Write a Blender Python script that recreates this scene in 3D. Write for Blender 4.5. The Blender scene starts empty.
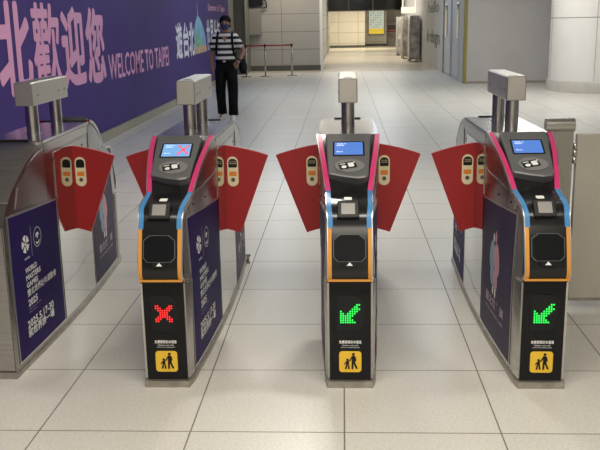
import bpy, bmesh, math, random
from mathutils import Vector, Matrix
random.seed(7)
PI = math.pi
scn = bpy.context.scene
COL = scn.collection

# ------------------------------------------------------------------ camera
CAM_H = 1.5465
FPX = 846.0
def make_camera():
    yv = Vector((42.0, 204.0, FPX)).normalized()          # world +Y seen in (right, up, forward)
    up = Vector((math.sin(-0.006), math.cos(0.006), 0))
    zv = (up - yv * up.dot(yv)).normalized()
    xv = yv.cross(zv)
    if xv.x < 0: xv = -xv
    # rows are world axes in camera (right, up, forward)
    right = Vector((xv.x, yv.x, zv.x)); upv = Vector((xv.y, yv.y, zv.y)); fwd = Vector((xv.z, yv.z, zv.z))
    m = Matrix(((right.x, upv.x, -fwd.x, 0), (right.y, upv.y, -fwd.y, 0), (right.z, upv.z, -fwd.z, CAM_H), (0, 0, 0, 1)))
    cd = bpy.data.cameras.new('camera'); cd.sensor_fit = 'HORIZONTAL'; cd.sensor_width = 36.0
    cd.lens = FPX / 600.0 * 36.0; cd.clip_start = 0.05; cd.clip_end = 200
    co = bpy.data.objects.new('camera', cd); COL.objects.link(co); co.matrix_world = m
    scn.camera = co
make_camera()

# ------------------------------------------------------------------ world, lights, exposure
w = bpy.data.worlds.new('world'); scn.world = w; w.use_nodes = True
w.node_tree.nodes['Background'].inputs[0].default_value = (0.80, 0.84, 0.92, 1)
w.node_tree.nodes['Background'].inputs[1].default_value = 0.18
vs = scn.view_settings
vs.view_transform = 'Standard'; vs.look = 'None'; vs.gamma = 1.0; vs.use_curve_mapping = False
vs.exposure = 0.0

def area(name, loc, sx, sy, power, color=(1, 1, 1), rot=(0, 0, 0), spread=PI):
    l = bpy.data.lights.new(name, 'AREA'); l.shape = 'RECTANGLE'; l.size = sx; l.size_y = sy
    l.energy = power; l.color = color; l.spread = spread
    o = bpy.data.objects.new(name, l); COL.objects.link(o); o.location = loc; o.rotation_euler = rot
    return o
WARM = (1.0, 0.90, 0.74); NEUT = (1.0, 0.955, 0.87); COOL = (0.68, 0.82, 1.0)
CEIL = 3.42
area('ceiling_lamp_front', (-0.30, 7.4, CEIL - .03), 0.5, 0.2, 92, NEUT)
area('ceiling_lamp_gate', (1.3, 6.3, CEIL - .03), 1.2, 0.3, 3, NEUT)
area('ceiling_lamp_near', (0.1, 2.1, CEIL - .03), 2.8, 0.5, 66, (1.0, .93, .80), spread=math.radians(125))
area('fill_light_behind', (0.4, -1.8, CEIL - .03), 3.0, 1.0, 120, (1.0, .93, .80))  # unseen fill light added behind the camera to brighten the gate fronts
area('ceiling_lamp_left', (-1.8, 11.5, CEIL - .03), 0.5, 4.0, 24, COOL)
area('ceiling_lamp_right', (1.6, 12.5, CEIL - .03), 0.5, 4.0, 32, COOL)
area('ceiling_lamp_mid_left', (-1.4, 18.5, CEIL - .03), 0.5, 5.0, 55, COOL)
area('ceiling_lamp_mid_right', (3.4, 16.0, CEIL - .03), 0.5, 5.0, 165, NEUT)
area('ceiling_lamp_wall', (-1.6, 26.6, CEIL - .03), 2.4, 0.4, 70, WARM)
area('ceiling_lamp_corridor', (1.2, 24.5, CEIL - .03), 0.5, 4.0, 50, COOL)
area('ceiling_lamp_passage', (1.0, 37.0, CEIL - .03), 3.0, 8.0, 290, (1.0, .93, .80))
area('ceiling_lamp_back', (1.2, 48.6, 2.9), 5.0, 1.2, 290, (1.0, .91, .70))

# ------------------------------------------------------------------ materials
def mat(name, col, rough=0.5, metal=0.0, spec=0.5, emit=None, estr=1.0, noise=None, coat=0.0, bump=None, stretch=None):
    m = bpy.data.materials.new(name); m.use_nodes = True
    nt = m.node_tree; b = nt.nodes['Principled BSDF']
    b.inputs['Base Color'].default_value = (*col, 1); b.inputs['Roughness'].default_value = rough
    b.inputs['Metallic'].default_value = metal; b.inputs['Specular IOR Level'].default_value = spec
    b.inputs['Coat Weight'].default_value = coat; b.inputs['Coat Roughness'].default_value = 0.05
    if emit:
        b.inputs['Emission Color'].default_value = (*emit, 1); b.inputs['Emission Strength'].default_value = estr
    if noise or bump:
        tc = nt.nodes.new('ShaderNodeTexCoord'); mp = nt.nodes.new('ShaderNodeMapping')
        mp.inputs['Scale'].default_value = stretch or (1, 1, 1)
        nt.links.new(tc.outputs['Object'], mp.inputs['Vector'])
        n = nt.nodes.new('ShaderNodeTexNoise'); n.inputs['Scale'].default_value = (noise or bump)[0]
        n.inputs['Detail'].default_value = 5
        nt.links.new(mp.outputs[0], n.inputs['Vector'])
        if noise:
            r = nt.nodes.new('ShaderNodeValToRGB'); a = noise[1]
            r.color_ramp.elements[0].position = .3; r.color_ramp.elements[1].position = .7
            r.color_ramp.elements[0].color = (*[c * (1 - a) for c in col], 1)
            r.color_ramp.elements[1].color = (*[min(1, c * (1 + a)) for c in col], 1)
            nt.links.new(n.outputs['Fac'], r.inputs['Fac']); nt.links.new(r.outputs[0], b.inputs['Base Color'])
        if bump:
            bp = nt.nodes.new('ShaderNodeBump'); bp.inputs['Strength'].default_value = bump[1]; bp.inputs['Distance'].default_value = .002
            nt.links.new(n.outputs['Fac'], bp.inputs['Height']); nt.links.new(bp.outputs[0], b.inputs['Normal'])
    return m

def grid_mat(name, col, line, axes, origin, step, width, rough=0.4, noise=(40, .05), spec=.5, linemix=1.0, tint=0.0, offset_rows=False):
    """panels or tiles with thin joints; axes = the two object axes ('X','Y','Z') of the grid."""
    m = bpy.data.materials.new(name); m.use_nodes = True; nt = m.node_tree; N = nt.nodes; L = nt.links
    b = N['Principled BSDF']; b.inputs['Roughness'].default_value = rough; b.inputs['Specular IOR Level'].default_value = spec
    tc = N.new('ShaderNodeTexCoord'); sp = N.new('ShaderNodeSeparateXYZ'); L.new(tc.outputs['Object'], sp.inputs[0])
    def math_(op, a, bb=None):
        n = N.new('ShaderNodeMath'); n.operation = op
        for i, v in enumerate((a, bb)):
            if v is None: continue
            if isinstance(v, (int, float)): n.inputs[i].default_value = v
            else: L.new(v, n.inputs[i])
        return n.outputs[0]
    ds = []; cells = []
    for ax, og, st, wd in zip(axes, origin, step, width):
        v = math_('DIVIDE', math_('SUBTRACT', sp.outputs[ax], og), st)
        f = math_('FRACT', math_('ADD', v, 0.5))
        d = math_('ABSOLUTE', math_('SUBTRACT', f, 0.5))
        ds.append(math_('LESS_THAN', d, wd / 2 / st))
        cells.append(math_('FLOOR', v))
    ln = math_('MULTIPLY', math_('MAXIMUM', ds[0], ds[1]), linemix)
    nz = N.new('ShaderNodeTexNoise'); nz.inputs['Scale'].default_value = noise[0]; nz.inputs['Detail'].default_value = 6
    L.new(tc.outputs['Object'], nz.inputs['Vector'])
    nz2 = N.new('ShaderNodeTexNoise'); nz2.inputs['Scale'].default_value = 1.3; nz2.inputs['Detail'].default_value = 3
    L.new(tc.outputs['Object'], nz2.inputs['Vector'])
    cmb = N.new('ShaderNodeCombineXYZ'); L.new(cells[0], cmb.inputs[0]); L.new(cells[1], cmb.inputs[1])
    wn = N.new('ShaderNodeTexWhiteNoise'); L.new(cmb.outputs[0], wn.inputs['Vector'])
    val = math_('ADD', math_('MULTIPLY', math_('SUBTRACT', nz.outputs['Fac'], .5), noise[1] * 4),
                math_('ADD', math_('MULTIPLY', math_('SUBTRACT', wn.outputs['Value'], .5), tint),
                      math_('MULTIPLY', math_('SUBTRACT', nz2.outputs['Fac'], .5), .16)))
    hsv = N.new('ShaderNodeHueSaturation'); hsv.inputs['Color'].default_value = (*col, 1)
    L.new(math_('ADD', val, 1.0), hsv.inputs['Value'])
    mx = N.new('ShaderNodeMix'); mx.data_type = 'RGBA'
    L.new(ln, mx.inputs['Factor']); L.new(hsv.outputs[0], mx.inputs['A']); mx.inputs['B'].default_value = (*line, 1)
    L.new(mx.outputs['Result'], b.inputs['Base Color'])
    L.new(math_('ADD', math_('MULTIPLY', ln, .3), math_('ADD', math_('MULTIPLY', math_('SUBTRACT', nz.outputs['Fac'], .5), .25), rough)), b.inputs['Roughness'])
    return m

M = dict(
    tiles=grid_mat('speckled_floor_tile', (.58, .565, .525), (.085, .075, .06), 'XY', (0, 2.996), (.6, .6), (.006, .006), .33, (85, .13), .5, .85, .035),
    tiles2=grid_mat('beige_floor_tile', (.52, .47, .38), (.40, .36, .29), 'XY', (0, 2.996), (.6, .6), (.01, .01), .30, (30, .08), .5, .6, .08),
    ceiling=grid_mat('ceiling_panels', (.62, .62, .60), (.3, .3, .3), 'XY', (0, 0), (1.2, .6), (.012, .012), .6),
    wallpanel=grid_mat('grey_wall_panels', (.36, .345, .32), (.16, .15, .14), 'XZ', (-1.95, .12), (1.72, .56), (.018, .018), .35, (8, .02), .5, 1, .03),
    tanpanel=grid_mat('tan_wall_panels', (.60, .56, .48), (.34, .28, .18), 'XZ', (-.2, .25), (1.15, .62), (.03, .03), .35, (8, .02), .5, .8, .03),
    greywall=mat('pale_grey_hoarding', (.50, .50, .51), .5, noise=(2, .03)),
    warmgrey=mat('warm_grey_hoarding', (.53, .51, .50), .5, noise=(2, .03)),
    column=mat('white_column_panel', (.74, .73, .70), .3, noise=(2, .02)),
    colbase=mat('column_base_stone', (.50, .48, .44), .4, noise=(12, .06)),
    joint=mat('dark_joint', (.34, .33, .30), .6),
    steel=mat('brushed_steel', (.52, .50, .475), .27, 1, noise=(6, .10), stretch=(1, 1, 30)),
    steel_dk=mat('dark_brushed_steel', (.34, .325, .31), .24, 1, noise=(5, .12), stretch=(30, 1, 1)),
    polished=mat('polished_steel', (.60, .585, .56), .07, 1, noise=(3, .05)),
    deck=mat('polished_deck_steel', (.66, .65, .67), .18, 1, noise=(4, .06)),
    chrome=mat('chrome_edge', (.62, .61, .59), .33, 1),
    dull=mat('worn_steel', (.42, .39, .35), .45, .85, noise=(25, .18)),
    black=mat('glossy_black_acrylic', (.010, .010, .011), .20, spec=.4),
    blacksat=mat('black_plastic', (.010, .010, .011), .42, spec=.22),
    darkglass=mat('dark_glass', (.007, .008, .010), .15, spec=.28),
    greyplastic=mat('grey_reader_plastic', (.115, .118, .122), .36),
    greyoval=mat('light_grey_pad', (.20, .20, .202), .3),
    slotgrey=mat('slot_grey', (.22, .215, .20), .3),
    white=mat('white_print', (.85, .85, .84), .5),
    pale=mat('pale_print', (.55, .53, .66), .5),
    pink=mat('pink_trim', (.62, .040, .18), .38, spec=.3),
    blue=mat('blue_trim', (.06, .24, .52), .38, spec=.3),
    orange=mat('orange_trim', (.72, .32, .06), .38, spec=.3),
    red=mat('red_flap_padding', (.36, .013, .016), .4, noise=(3, .04)),
    redrim=mat('red_flap_rim', (.50, .045, .045), .35),
    yellow=mat('yellow_sign', (.90, .56, .04), .4),
    orangeprint=mat('orange_print', (.80, .25, .03), .4),
    cream=mat('cream_sticker', (.82, .72, .48), .4),
    screen=mat('blue_screen', (.02, .05, .2), .3, spec=.2, emit=(.13, .30, .80), estr=.7),
    screentext=mat('screen_text', (.5, .6, .8), .3, emit=(.75, .85, 1), estr=.8),
    screenred=mat('screen_red_mark', (.6, .1, .1), .3, emit=(.9, .06, .10), estr=.8),
    led_red=mat('red_led', (.3, 0, 0), .3, emit=(1, .03, .03), estr=1.5),
    led_green=mat('green_led', (0, .3, 0), .3, emit=(.03, 1, .12), estr=1.4),
    poster=mat('purple_poster', (.022, .011, .095), .5, spec=.08, noise=(2, .05)),
    poster2=mat('dusky_purple_poster', (.036, .024, .070), .45, spec=.12, noise=(2, .06)),
    postblue=mat('poster_blue', (.12, .30, .45), .3),
    postpink=mat('poster_pink', (.60, .22, .32), .3),
    posttext=mat('poster_pink_text', (.34, .20, .34), .3),
    banner=mat('purple_banner', (.056, .033, .180), .5, spec=.1, noise=(.6, .08)),
    bannerpink=mat('pink_lettering', (.72, .34, .55), .45),
    bannerwhite=mat('white_lettering', (.78, .79, .86), .45),
    bannerart=mat('artwork_blue', (.16, .42, .62), .4, noise=(4, .3)),
    artgreen=mat('artwork_green', (.16, .42, .20), .5, noise=(9, .5)),
    artorange=mat('artwork_orange', (.55, .36, .22), .5, noise=(9, .5)),
    skirt=mat('beige_skirting', (.34, .30, .23), .5, noise=(9, .08)),
    skirtdk=mat('dark_skirting', (.085, .08, .075), .5),
    olive=mat('olive_wall_edge', (.15, .145, .12), .5, noise=(3, .08)),
    boxgrey=mat('grey_metal_box', (.22, .21, .19), .45),
    yellowstrip=mat('yellow_edge_strip', (.32, .28, .08), .55, spec=.2),
    door=mat('grey_blue_door', (.52, .525, .53), .5, spec=.25),
    doorglass=mat('door_glass', (.55, .55, .48), .12, metal=.6),
    text=mat('grey_wall_lettering', (.13, .13, .14), .5),
    plastic=mat('clear_wrap', (.44, .43, .41), .28, noise=(5, .45), bump=(9, .8)),
    plasticdk=mat('wrapped_bundle', (.30, .28, .25), .35, noise=(5, .5), bump=(9, .8)),
    rubber=mat('black_rubber', (.02, .02, .02), .6),
    belt=mat('red_belt', (.42, .03, .035), .6),
    soffit=mat('black_glass_band', (.008, .010, .009), .1),
    litposter=mat('lit_poster', (.6, .66, .6), .4, emit=(.75, .85, .75), estr=.35),
    lityellow=mat('lit_poster_yellow', (.8, .6, .05), .4, emit=(.95, .65, .05), estr=.45),
    litblue=mat('lit_poster_blue', (.1, .15, .5), .4, emit=(.2, .25, .7), estr=.35),
    lightbox=mat('white_light_panel', (.8, .8, .7), .5, emit=(1, .95, .75), estr=.55),
    machine=mat('machine_grey', (.35, .33, .29), .5),
    machinedk=mat('machine_dark', (.12, .08, .07), .5),
    skin=mat('skin', (.30, .155, .10), .5),
    hair=mat('black_hair', (.006, .006, .006), .7, spec=.15),
    eye=mat('dark_eye', (.01, .008, .008), .3),
    trousers=mat('black_trousers', (.008, .0075, .0075), .8, spec=.1, noise=(8, .3)),
    strap=mat('black_strap', (.008, .008, .010), .7, spec=.15),
    shoe=mat('pale_shoe', (.62, .58, .50), .5),
    shoedk=mat('dark_shoe', (.06, .055, .05), .5),
    mask=mat('blue_face_mask', (.028, .034, .12), .7, noise=(60, .6)),
)
def stripes():
    m = bpy.data.materials.new('striped_polo'); m.use_nodes = True; nt = m.node_tree; b = nt.nodes['Principled BSDF']
    b.inputs['Roughness'].default_value = .8
    tc = nt.nodes.new('ShaderNodeTexCoord'); sp = nt.nodes.new('ShaderNodeSeparateXYZ'); nt.links.new(tc.outputs['Object'], sp.inputs[0])
    mt = nt.nodes.new('ShaderNodeMath'); mt.operation = 'MULTIPLY_ADD'; nt.links.new(sp.outputs['Z'], mt.inputs[0])
    mt.inputs[1].default_value = 1 / .090; mt.inputs[2].default_value = .12
    fr = nt.nodes.new('ShaderNodeMath'); fr.operation = 'FRACT'; nt.links.new(mt.outputs[0], fr.inputs[0])
    r = nt.nodes.new('ShaderNodeValToRGB'); r.color_ramp.interpolation = 'CONSTANT'
    r.color_ramp.elements[0].color = (.70, .69, .66, 1); r.color_ramp.elements[1].position = .50
    r.color_ramp.elements[1].color = (.012, .012, .016, 1)
    nt.links.new(fr.outputs[0], r.inputs[0]); nt.links.new(r.outputs[0], b.inputs['Base Color'])
    return m
M['polo'] = stripes()

# ------------------------------------------------------------------ mesh helpers
class MB:
    def __init__(s): s.bm = bmesh.new(); s.mi = 0
    def _set(s, fs):
        for f in fs: f.material_index = s.mi
    def face(s, pts):
        f = s.bm.faces.new([s.bm.verts.new(p) for p in pts]); f.material_index = s.mi; return f
    def box(s, x0, x1, y0, y1, z0, z1, mtx=None, bevel=0):
        r = bmesh.ops.create_cube(s.bm, size=1)['verts']
        for v in r:
            v.co = Vector(((x0 + x1) / 2 + v.co.x * (x1 - x0), (y0 + y1) / 2 + v.co.y * (y1 - y0), (z0 + z1) / 2 + v.co.z * (z1 - z0)))
        fs = {f for v in r for f in v.link_faces}; s._set(fs)
        if bevel:
            es = list({e for v in r for e in v.link_edges})
            g = bmesh.ops.bevel(s.bm, geom=es, offset=bevel, segments=2, affect='EDGES', profile=.5)
            r = list({v for f in g['faces'] for v in f.verts} | {v for v in r if v.is_valid})
            s._set({f for v in r for f in v.link_faces})
        if mtx is not None:
            for v in r: v.co = mtx @ v.co
        return s
    def rod(s, p0, p1, r0, r1=None, seg=20, caps=True):
        p0, p1 = Vector(p0), Vector(p1); r1 = r0 if r1 is None else r1
        d = (p1 - p0).normalized(); a = d.orthogonal().normalized(); b = d.cross(a)
        A = [s.bm.verts.new(p0 + (a * math.cos(2 * PI * i / seg) + b * math.sin(2 * PI * i / seg)) * r0) for i in range(seg)]
        B = [s.bm.verts.new(p1 + (a * math.cos(2 * PI * i / seg) + b * math.sin(2 * PI * i / seg)) * r1) for i in range(seg)]
        for i in range(seg):
            f = s.bm.faces.new((A[i], A[(i + 1) % seg], B[(i + 1) % seg], B[i])); f.smooth = True; f.material_index = s.mi
        if caps:
            for c in (A[::-1], B):
                f = s.bm.faces.new(c); f.material_index = s.mi
        return s
    def tube(s, pts, r, seg=8):
        for a, b in zip(pts, pts[1:]): s.rod(a, b, r, seg=seg)
        return s
    def prism(s, pts, vec):
        """pts: closed planar 3D outline, extruded by vec."""
        vec = Vector(vec); A = [s.bm.verts.new(p) for p in pts]; B = [s.bm.verts.new(Vector(p) + vec) for p in pts]; n = len(A)
        fs = [s.bm.faces.new(A), s.bm.faces.new(B[::-1])]
        for i in range(n): fs.append(s.bm.faces.new((A[i], B[i], B[(i + 1) % n], A[(i + 1) % n])))
        s._set(fs); return s
    def ring_loft(s, rings, cap=True, smooth=True):
        V = [[s.bm.verts.new(p) for p in r] for r in rings]; n = len(V[0])
        for a, b in zip(V, V[1:]):
            for i in range(n):
                f = s.bm.faces.new((a[i], a[(i + 1) % n], b[(i + 1) % n], b[i])); f.smooth = smooth; f.material_index = s.mi
        if cap:
            for c in (V[0][::-1], V[-1]):
                f = s.bm.faces.new(c); f.material_index = s.mi
        return s
    def lathe(s, prof, c=(0, 0), seg=48):
        return s.ring_loft([[(c[0] + r * math.cos(2 * PI * i / seg), c[1] + r * math.sin(2 * PI * i / seg), z) for i in range(seg)] for r, z in prof])
    def ball(s, c, rx, ry=None, rz=None, seg=16):
        ry = rx if ry is None else ry; rz = rx if rz is None else rz
        r = bmesh.ops.create_uvsphere(s.bm, u_segments=seg, v_segments=max(6, seg // 2), radius=1)['verts']
        for v in r: v.co = Vector((c[0] + v.co.x * rx, c[1] + v.co.y * ry, c[2] + v.co.z * rz))
        for f in {f for v in r for f in v.link_faces}: f.smooth = True; f.material_index = s.mi
        return s
    def build(s, name, mats, parent=None, fix=True, autosmooth=False):
        if fix: bmesh.ops.recalc_face_normals(s.bm, faces=s.bm.faces)
        me = bpy.data.meshes.new(name); s.bm.to_mesh(me); s.bm.free()
        if not isinstance(mats, (list, tuple)): mats = [mats]
        for m in mats: me.materials.append(m)
        if autosmooth:
            for p in me.polygons: p.use_smooth = True
            me.set_sharp_from_angle(angle=math.radians(autosmooth))
        o = bpy.data.objects.new(name, me); COL.objects.link(o)
        if parent: o.parent = parent
        return o

def tag(o, label=None, cat=None, group=None, kind=None):
    if label: o['label'] = label
    if cat: o['category'] = cat
    if group: o['group'] = group
    if kind: o['kind'] = kind
    return o
def empty(name, loc, rz=0):
    o = bpy.data.objects.new(name, None); o.empty_display_size = .1; COL.objects.link(o); o.location = loc; o.rotation_euler.z = rz
    return o
def struct(o): o['kind'] = 'structure'; return o
def kids(o): return [c for c in bpy.data.objects if c.parent is o]
def copy_tree(o, parent=None):
    c = o.copy(); COL.objects.link(c); c.parent = parent
    for ch in kids(o): copy_tree(ch, c)
    return c
def curve_pts(tab, x):
    if x <= tab[0][0]: return tab[0][1]
    for a, b in zip(tab, tab[1:]):
        if x <= b[0]: return a[1] + (b[1] - a[1]) * (x - a[0]) / (b[0] - a[0])
    return tab[-1][1]

def text_bm(s, w, h, bold=0.0, depth=0.0, multi=0.0):
    """lettering as a bmesh fitted to the box 0..w, 0..h (h of the full ink) in x,y."""
    cu = bpy.data.curves.new('t', 'FONT'); cu.body = s; cu.size = 1; cu.offset = bold; cu.extrude = depth; cu.resolution_u = 2
    to = bpy.data.objects.new('t', cu); COL.objects.link(to)
    dg = bpy.context.evaluated_depsgraph_get(); dg.update()
    me = bpy.data.meshes.new_from_object(to.evaluated_get(dg))
    bm = bmesh.new(); bm.from_mesh(me)
    bpy.data.objects.remove(to); bpy.data.curves.remove(cu); bpy.data.meshes.remove(me)
    if not bm.verts: return bm
    if multi:
        base = bm.copy(); me2 = bpy.data.meshes.new('t'); base.to_mesh(me2); base.free()
        for k in range(8):
            n0 = len(bm.verts); bm.from_mesh(me2); bm.verts.ensure_lookup_table(); a = 2 * PI * k / 8
            for v in bm.verts[n0:]: v.co += Vector((math.cos(a) * multi, math.sin(a) * multi, .0004 * (k + 1)))
        bpy.data.meshes.remove(me2)
    xs = [v.co.x for v in bm.verts]; ys = [v.co.y for v in bm.verts]
    x0, x1, y0, y1 = min(xs), max(xs), min(ys), max(ys)
    sx = w / max(1e-6, x1 - x0); sy = h / max(1e-6, y1 - y0)
    for v in bm.verts: v.co.x = (v.co.x - x0) * sx; v.co.y = (v.co.y - y0) * sy
    return bm
def text_obj(name, s, w, h, fn, m, parent=None, bold=0.0, depth=0.0, multi=0.0):
    bm = text_bm(s, w, h, bold, depth, multi)
    for v in bm.verts: v.co = Vector(fn(v.co.x, v.co.y, v.co.z))
    me = bpy.data.meshes.new(name); bm.to_mesh(me); bm.free(); me.materials.append(m)
    o = bpy.data.objects.new(name, me); COL.objects.link(o)
    if parent: o.parent = parent
    return o

# ------------------------------------------------------------------ the setting
WX = -3.27
def setting():
    b = MB(); b.face([(-7, -4, 0), (9, -4, 0), (9, 27.0, 0), (-7, 27.0, 0)])
    b.mi = 1; b.face([(-7, 27.0, 0), (9, 27.0, 0), (9, 56, 0), (-7, 56, 0)])
    struct(b.build('floor', [M['tiles'], M['tiles2']]))
    b = MB(); b.box(-7, 9, -4, 56, CEIL, CEIL + .1); struct(b.build('ceiling', M['ceiling']))
    b = MB(); b.box(WX - .25, WX, -4, 28.3, 0, CEIL); struct(b.build('wall_left', M['olive']))
    b = MB(); b.box(WX, WX + .045, -4, 25.9, 0, .12); b.box(WX, WX + .05, -4, 25.9, .12, .13)
    struct(b.build('baseboard_left', M['skirt']))
    b = MB(); b.box(WX, 9, -4.2, -4, 0, CEIL); struct(b.build('wall_behind', M['column']))
    # corner return beside the far block
    b = MB(); b.box(WX, WX + .3, 26.3, 28.3, 0, CEIL); b.box(WX + .30, WX + .34, 26.25, 26.6, 0, CEIL); struct(b.build('trim_corner', M['olive']))
    # grey panelled block
    b = MB(); b.box(WX, -.72, 28.0, 52, 0, CEIL); struct(b.build('wall_block', M['wallpanel']))
    b = MB(); b.box(WX + .3, -.70, 27.97, 28.0, 0, .17); struct(b.build('baseboard_block', M['skirtdk']))
    b = MB(); b.box(-.72, -.62, 27.98, 28.1, 0, CEIL); struct(b.build('trim_block', M['column']))
    # back passage
    b = MB(); b.box(-.72, 1.35, 51.3, 55.8, 0, CEIL); struct(b.build('wall_back', M['tanpanel']))
    b = MB(); b.box(1.35, 2.75, 54.0, 55.8, 0, CEIL); struct(b.build('wall_back_recess', M['tanpanel']))
    b = MB(); b.box(2.75, 5, 55.5, 55.8, 0, CEIL); struct(b.build('wall_back_alcove', M['tanpanel']))
    b = MB(); b.box(-.72, 1.35, 51.27, 51.3, 0, .14); b.box(1.35, 2.75, 53.97, 54.0, 0, .14); struct(b.build('baseboard_back', M['skirtdk']))
    b = MB(); b.box(-.72, 5, 46.0, 46.3, 2.06, CEIL); struct(b.build('trim_soffit', M['soffit']))
    b = MB()
    for x in (.35, 1.62): b.box(x - .02, x + .02, 45.97, 46.0, 2.06, CEIL)
    b.box(-.72, 5, 45.96, 46.0, 2.03, 2.07); struct(b.build('trim_mullion', M['machine']))
    # right hoarding, along the passage and facing the camera
    b = MB()
    b.box(2.98, 3.2, 25.9, 44, 0, CEIL); b.box(2.98, 3.2, 21.25, 22.3, 0, CEIL); b.box(2.98, 3.2, 22.3, 25.9, 2.3, CEIL)
    struct(b.build('wall_right', M['greywall']))
    b = MB(); b.box(2.98, 9, 21.2, 21.35, 0, CEIL); struct(b.build('wall_front_right', M['warmgrey']))
    b = MB(); b.box(2.965, 3.03, 21.18, 21.36, 0, CEIL); struct(b.build('trim_yellow', M['yellowstrip']))
    b = MB(); b.box(3.0, 9, 21.17, 21.2, 0, .05); struct(b.build('baseboard_right', M['skirt']))
    # double door in the hoarding
    for n, (y0, y1) in enumerate(((22.3, 24.05), (24.05, 25.9))):
        d = MB(); d.box(3.02, 3.08, y0 + .02, y1 - .02, .02, 2.28); do = struct(d.build('door_%d' % (n + 1), M['door']))
        g = MB(); yc = y0 + (.45 if n == 0 else 1.2)
        g.box(2.995, 3.02, yc - .16, yc + .16, 1.05, 1.95, bevel=.01); g.build('door_window', M['doorglass'], do)
        h = MB(); yh = 23.9 if n == 0 else 24.2
        h.box(2.97, 2.99, yh - .02, yh + .02, .9, 1.25); h.box(2.99, 3.02, yh - .015, yh + .015, .93, .96); h.box(2.99, 3.02, yh - .015, yh + .015, 1.19, 1.22)
        h.build('door_handle', M['chrome'], do)
    f = MB()
    for y in (22.3, 24.05, 25.9): f.box(2.972, 3.0, y - .04, y + .04, 0, 2.32)
    f.box(2.972, 3.0, 22.25, 25.95, 2.28, 2.36); struct(f.build('trim_door', M['door']))
setting()

def wall_letters():
    # banner sheet on the left wall
    root = empty('wall_banner', (WX, 15, 0))
    b = MB(); b.box(0, .012, -19, 9.9, .13, 3.3); b.build('banner_sheet', M['banner'], root)
    def on_wall(y0, z0):
        return lambda u, v, d: (.0135 + d, y0 - 15 + u, z0 + v)
    for ch, y0, y1, z0, z1 in (('北', 8.0, 8.92, .87, 1.80), ('歡', 8.96, 9.86, .86, 1.80), ('迎', 9.90, 10.80, .82, 1.78), ('您', 10.86, 11.72, .80, 1.78)):
        text_obj('lettering', ch, y1 - y0, z1 - z0, on_wall(y0, z0), M['bannerpink'], root, multi=(.022 if ch == '歡' else .034))
    text_obj('lettering', 'WELCOME TO TAIPEI', 4.2, .36, on_wall(11.86, .79), M['bannerpink'], root, bold=.012)
    for ch, y0 in (('遊', 16.85), ('台', 17.62), ('北', 18.30)):
        text_obj('lettering', ch, .66, .72, on_wall(y0, .86), M['bannerwhite'], root, multi=.03)
    for ch, y0 in (('世', 20.75), ('界', 21.35), ('壯', 21.95), ('年', 22.50)):
        text_obj('lettering', ch, .50, .72, on_wall(y0, .92), M['bannerwhite'], root, multi=.02)
    text_obj('lettering', 'Summer in Taipei', 3.0, .22, on_wall(21.1, 1.80), M['bannerpink'], root, bold=.015)
    # tall pointed artwork: generic blue spire over a foot of small green and orange patches
    a = MB()
    pts = [(0, 18.98, .98), (0, 18.98, 1.3), (0, 19.12, 1.52), (0, 19.35, 1.66), (0, 19.5, 1.72), (0, 19.54, 2.1), (0, 19.58, 1.72), (0, 19.85, 1.66), (0, 20.2, 1.50), (0, 20.5, 1.28), (0, 20.62, 1.0), (0, 20.62, .98)]
    a.prism([(.013, y - 15, z) for _, y, z in pts], (.003, 0, 0)); a.build('artwork', M['bannerart'], root)
    g = MB(); g.prism([(.0165, y - 15, z) for y, z in ((19.1, 1.0), (19.15, 1.25), (19.35, 1.3), (19.4, 1.12), (19.6, 1.42), (19.75, 1.15), (20.0, 1.05), (20.1, .98))], (.002, 0, 0)); g.build('artwork', M['artgreen'], root)
    g = MB(); g.prism([(.0170, y - 15, z) for y, z in ((18.98, .88), (18.98, 1.0), (19.6, 1.06), (20.2, 1.06), (20.62, 1.02), (20.62, .9))], (.003, 0, 0)); g.build('artwork', M['artorange'], root)
    tag(root, 'long purple welcome banner with big pink and white lettering covering the left wall', 'banner')
    # lettering on the grey hoarding, read along the wall
    for s, y0, y1, z0, z1 in (('k·dsgn', 30.6, 26.6, .66, 1.22), ('hello', 30.4, 26.9, 1.75, 2.12)):
        text_obj('wall_lettering', s, y0 - y1, z1 - z0, (lambda u, v, d, y0=y0, z0=z0: (2.975 - d, y0 - u, z0 + v)), M['text'], None, 0, 0, .022)
wall_letters()
for o in [o for o in bpy.data.objects if o.name.startswith('wall_lettering')]:
    hi = max(v.co.z for v in o.data.vertices) > 1.6
    tag(o, 'upper row of dark grey letters high on the pale grey right hoarding' if hi else 'lower row of dark grey letters with a hanging tail on the pale grey right hoarding', 'lettering')

# round column at the right edge
def column():
    cx, cy, r = 5.72, 18.9, 1.22
    root = empty('round_column', (cx, cy, 0))
    b = MB(); b.lathe([(r + .035, 0), (r + .035, .2), (r + .02, .235), (r, .24)], seg=72); b.build('column_base', M['colbase'], root, autosmooth=40)
    b = MB(); b.lathe([(r, .24), (r, 1.52), (r - .008, 1.525), (r - .008, 1.535), (r, 1.54), (r, CEIL)], seg=72); b.build('column_shaft', M['column'], root, autosmooth=40)
    b = MB(); b.lathe([(r + .002, 1.521), (r + .002, 1.539)], seg=72)
    bo = b.build('panel_joint', M['joint'], root)
    for an in (-118, -58, 2, 62, 122, 182):
        b = MB(); b.box(r - .004, r + .003, -.005, .005, .25, CEIL - .01, Matrix.Rotation(math.radians(an), 4, 'Z')); b.build('panel_joint', M['joint'], root)
    tag(root, 'thick round white clad column on a grey base at the right edge', 'column')
column()

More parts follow.
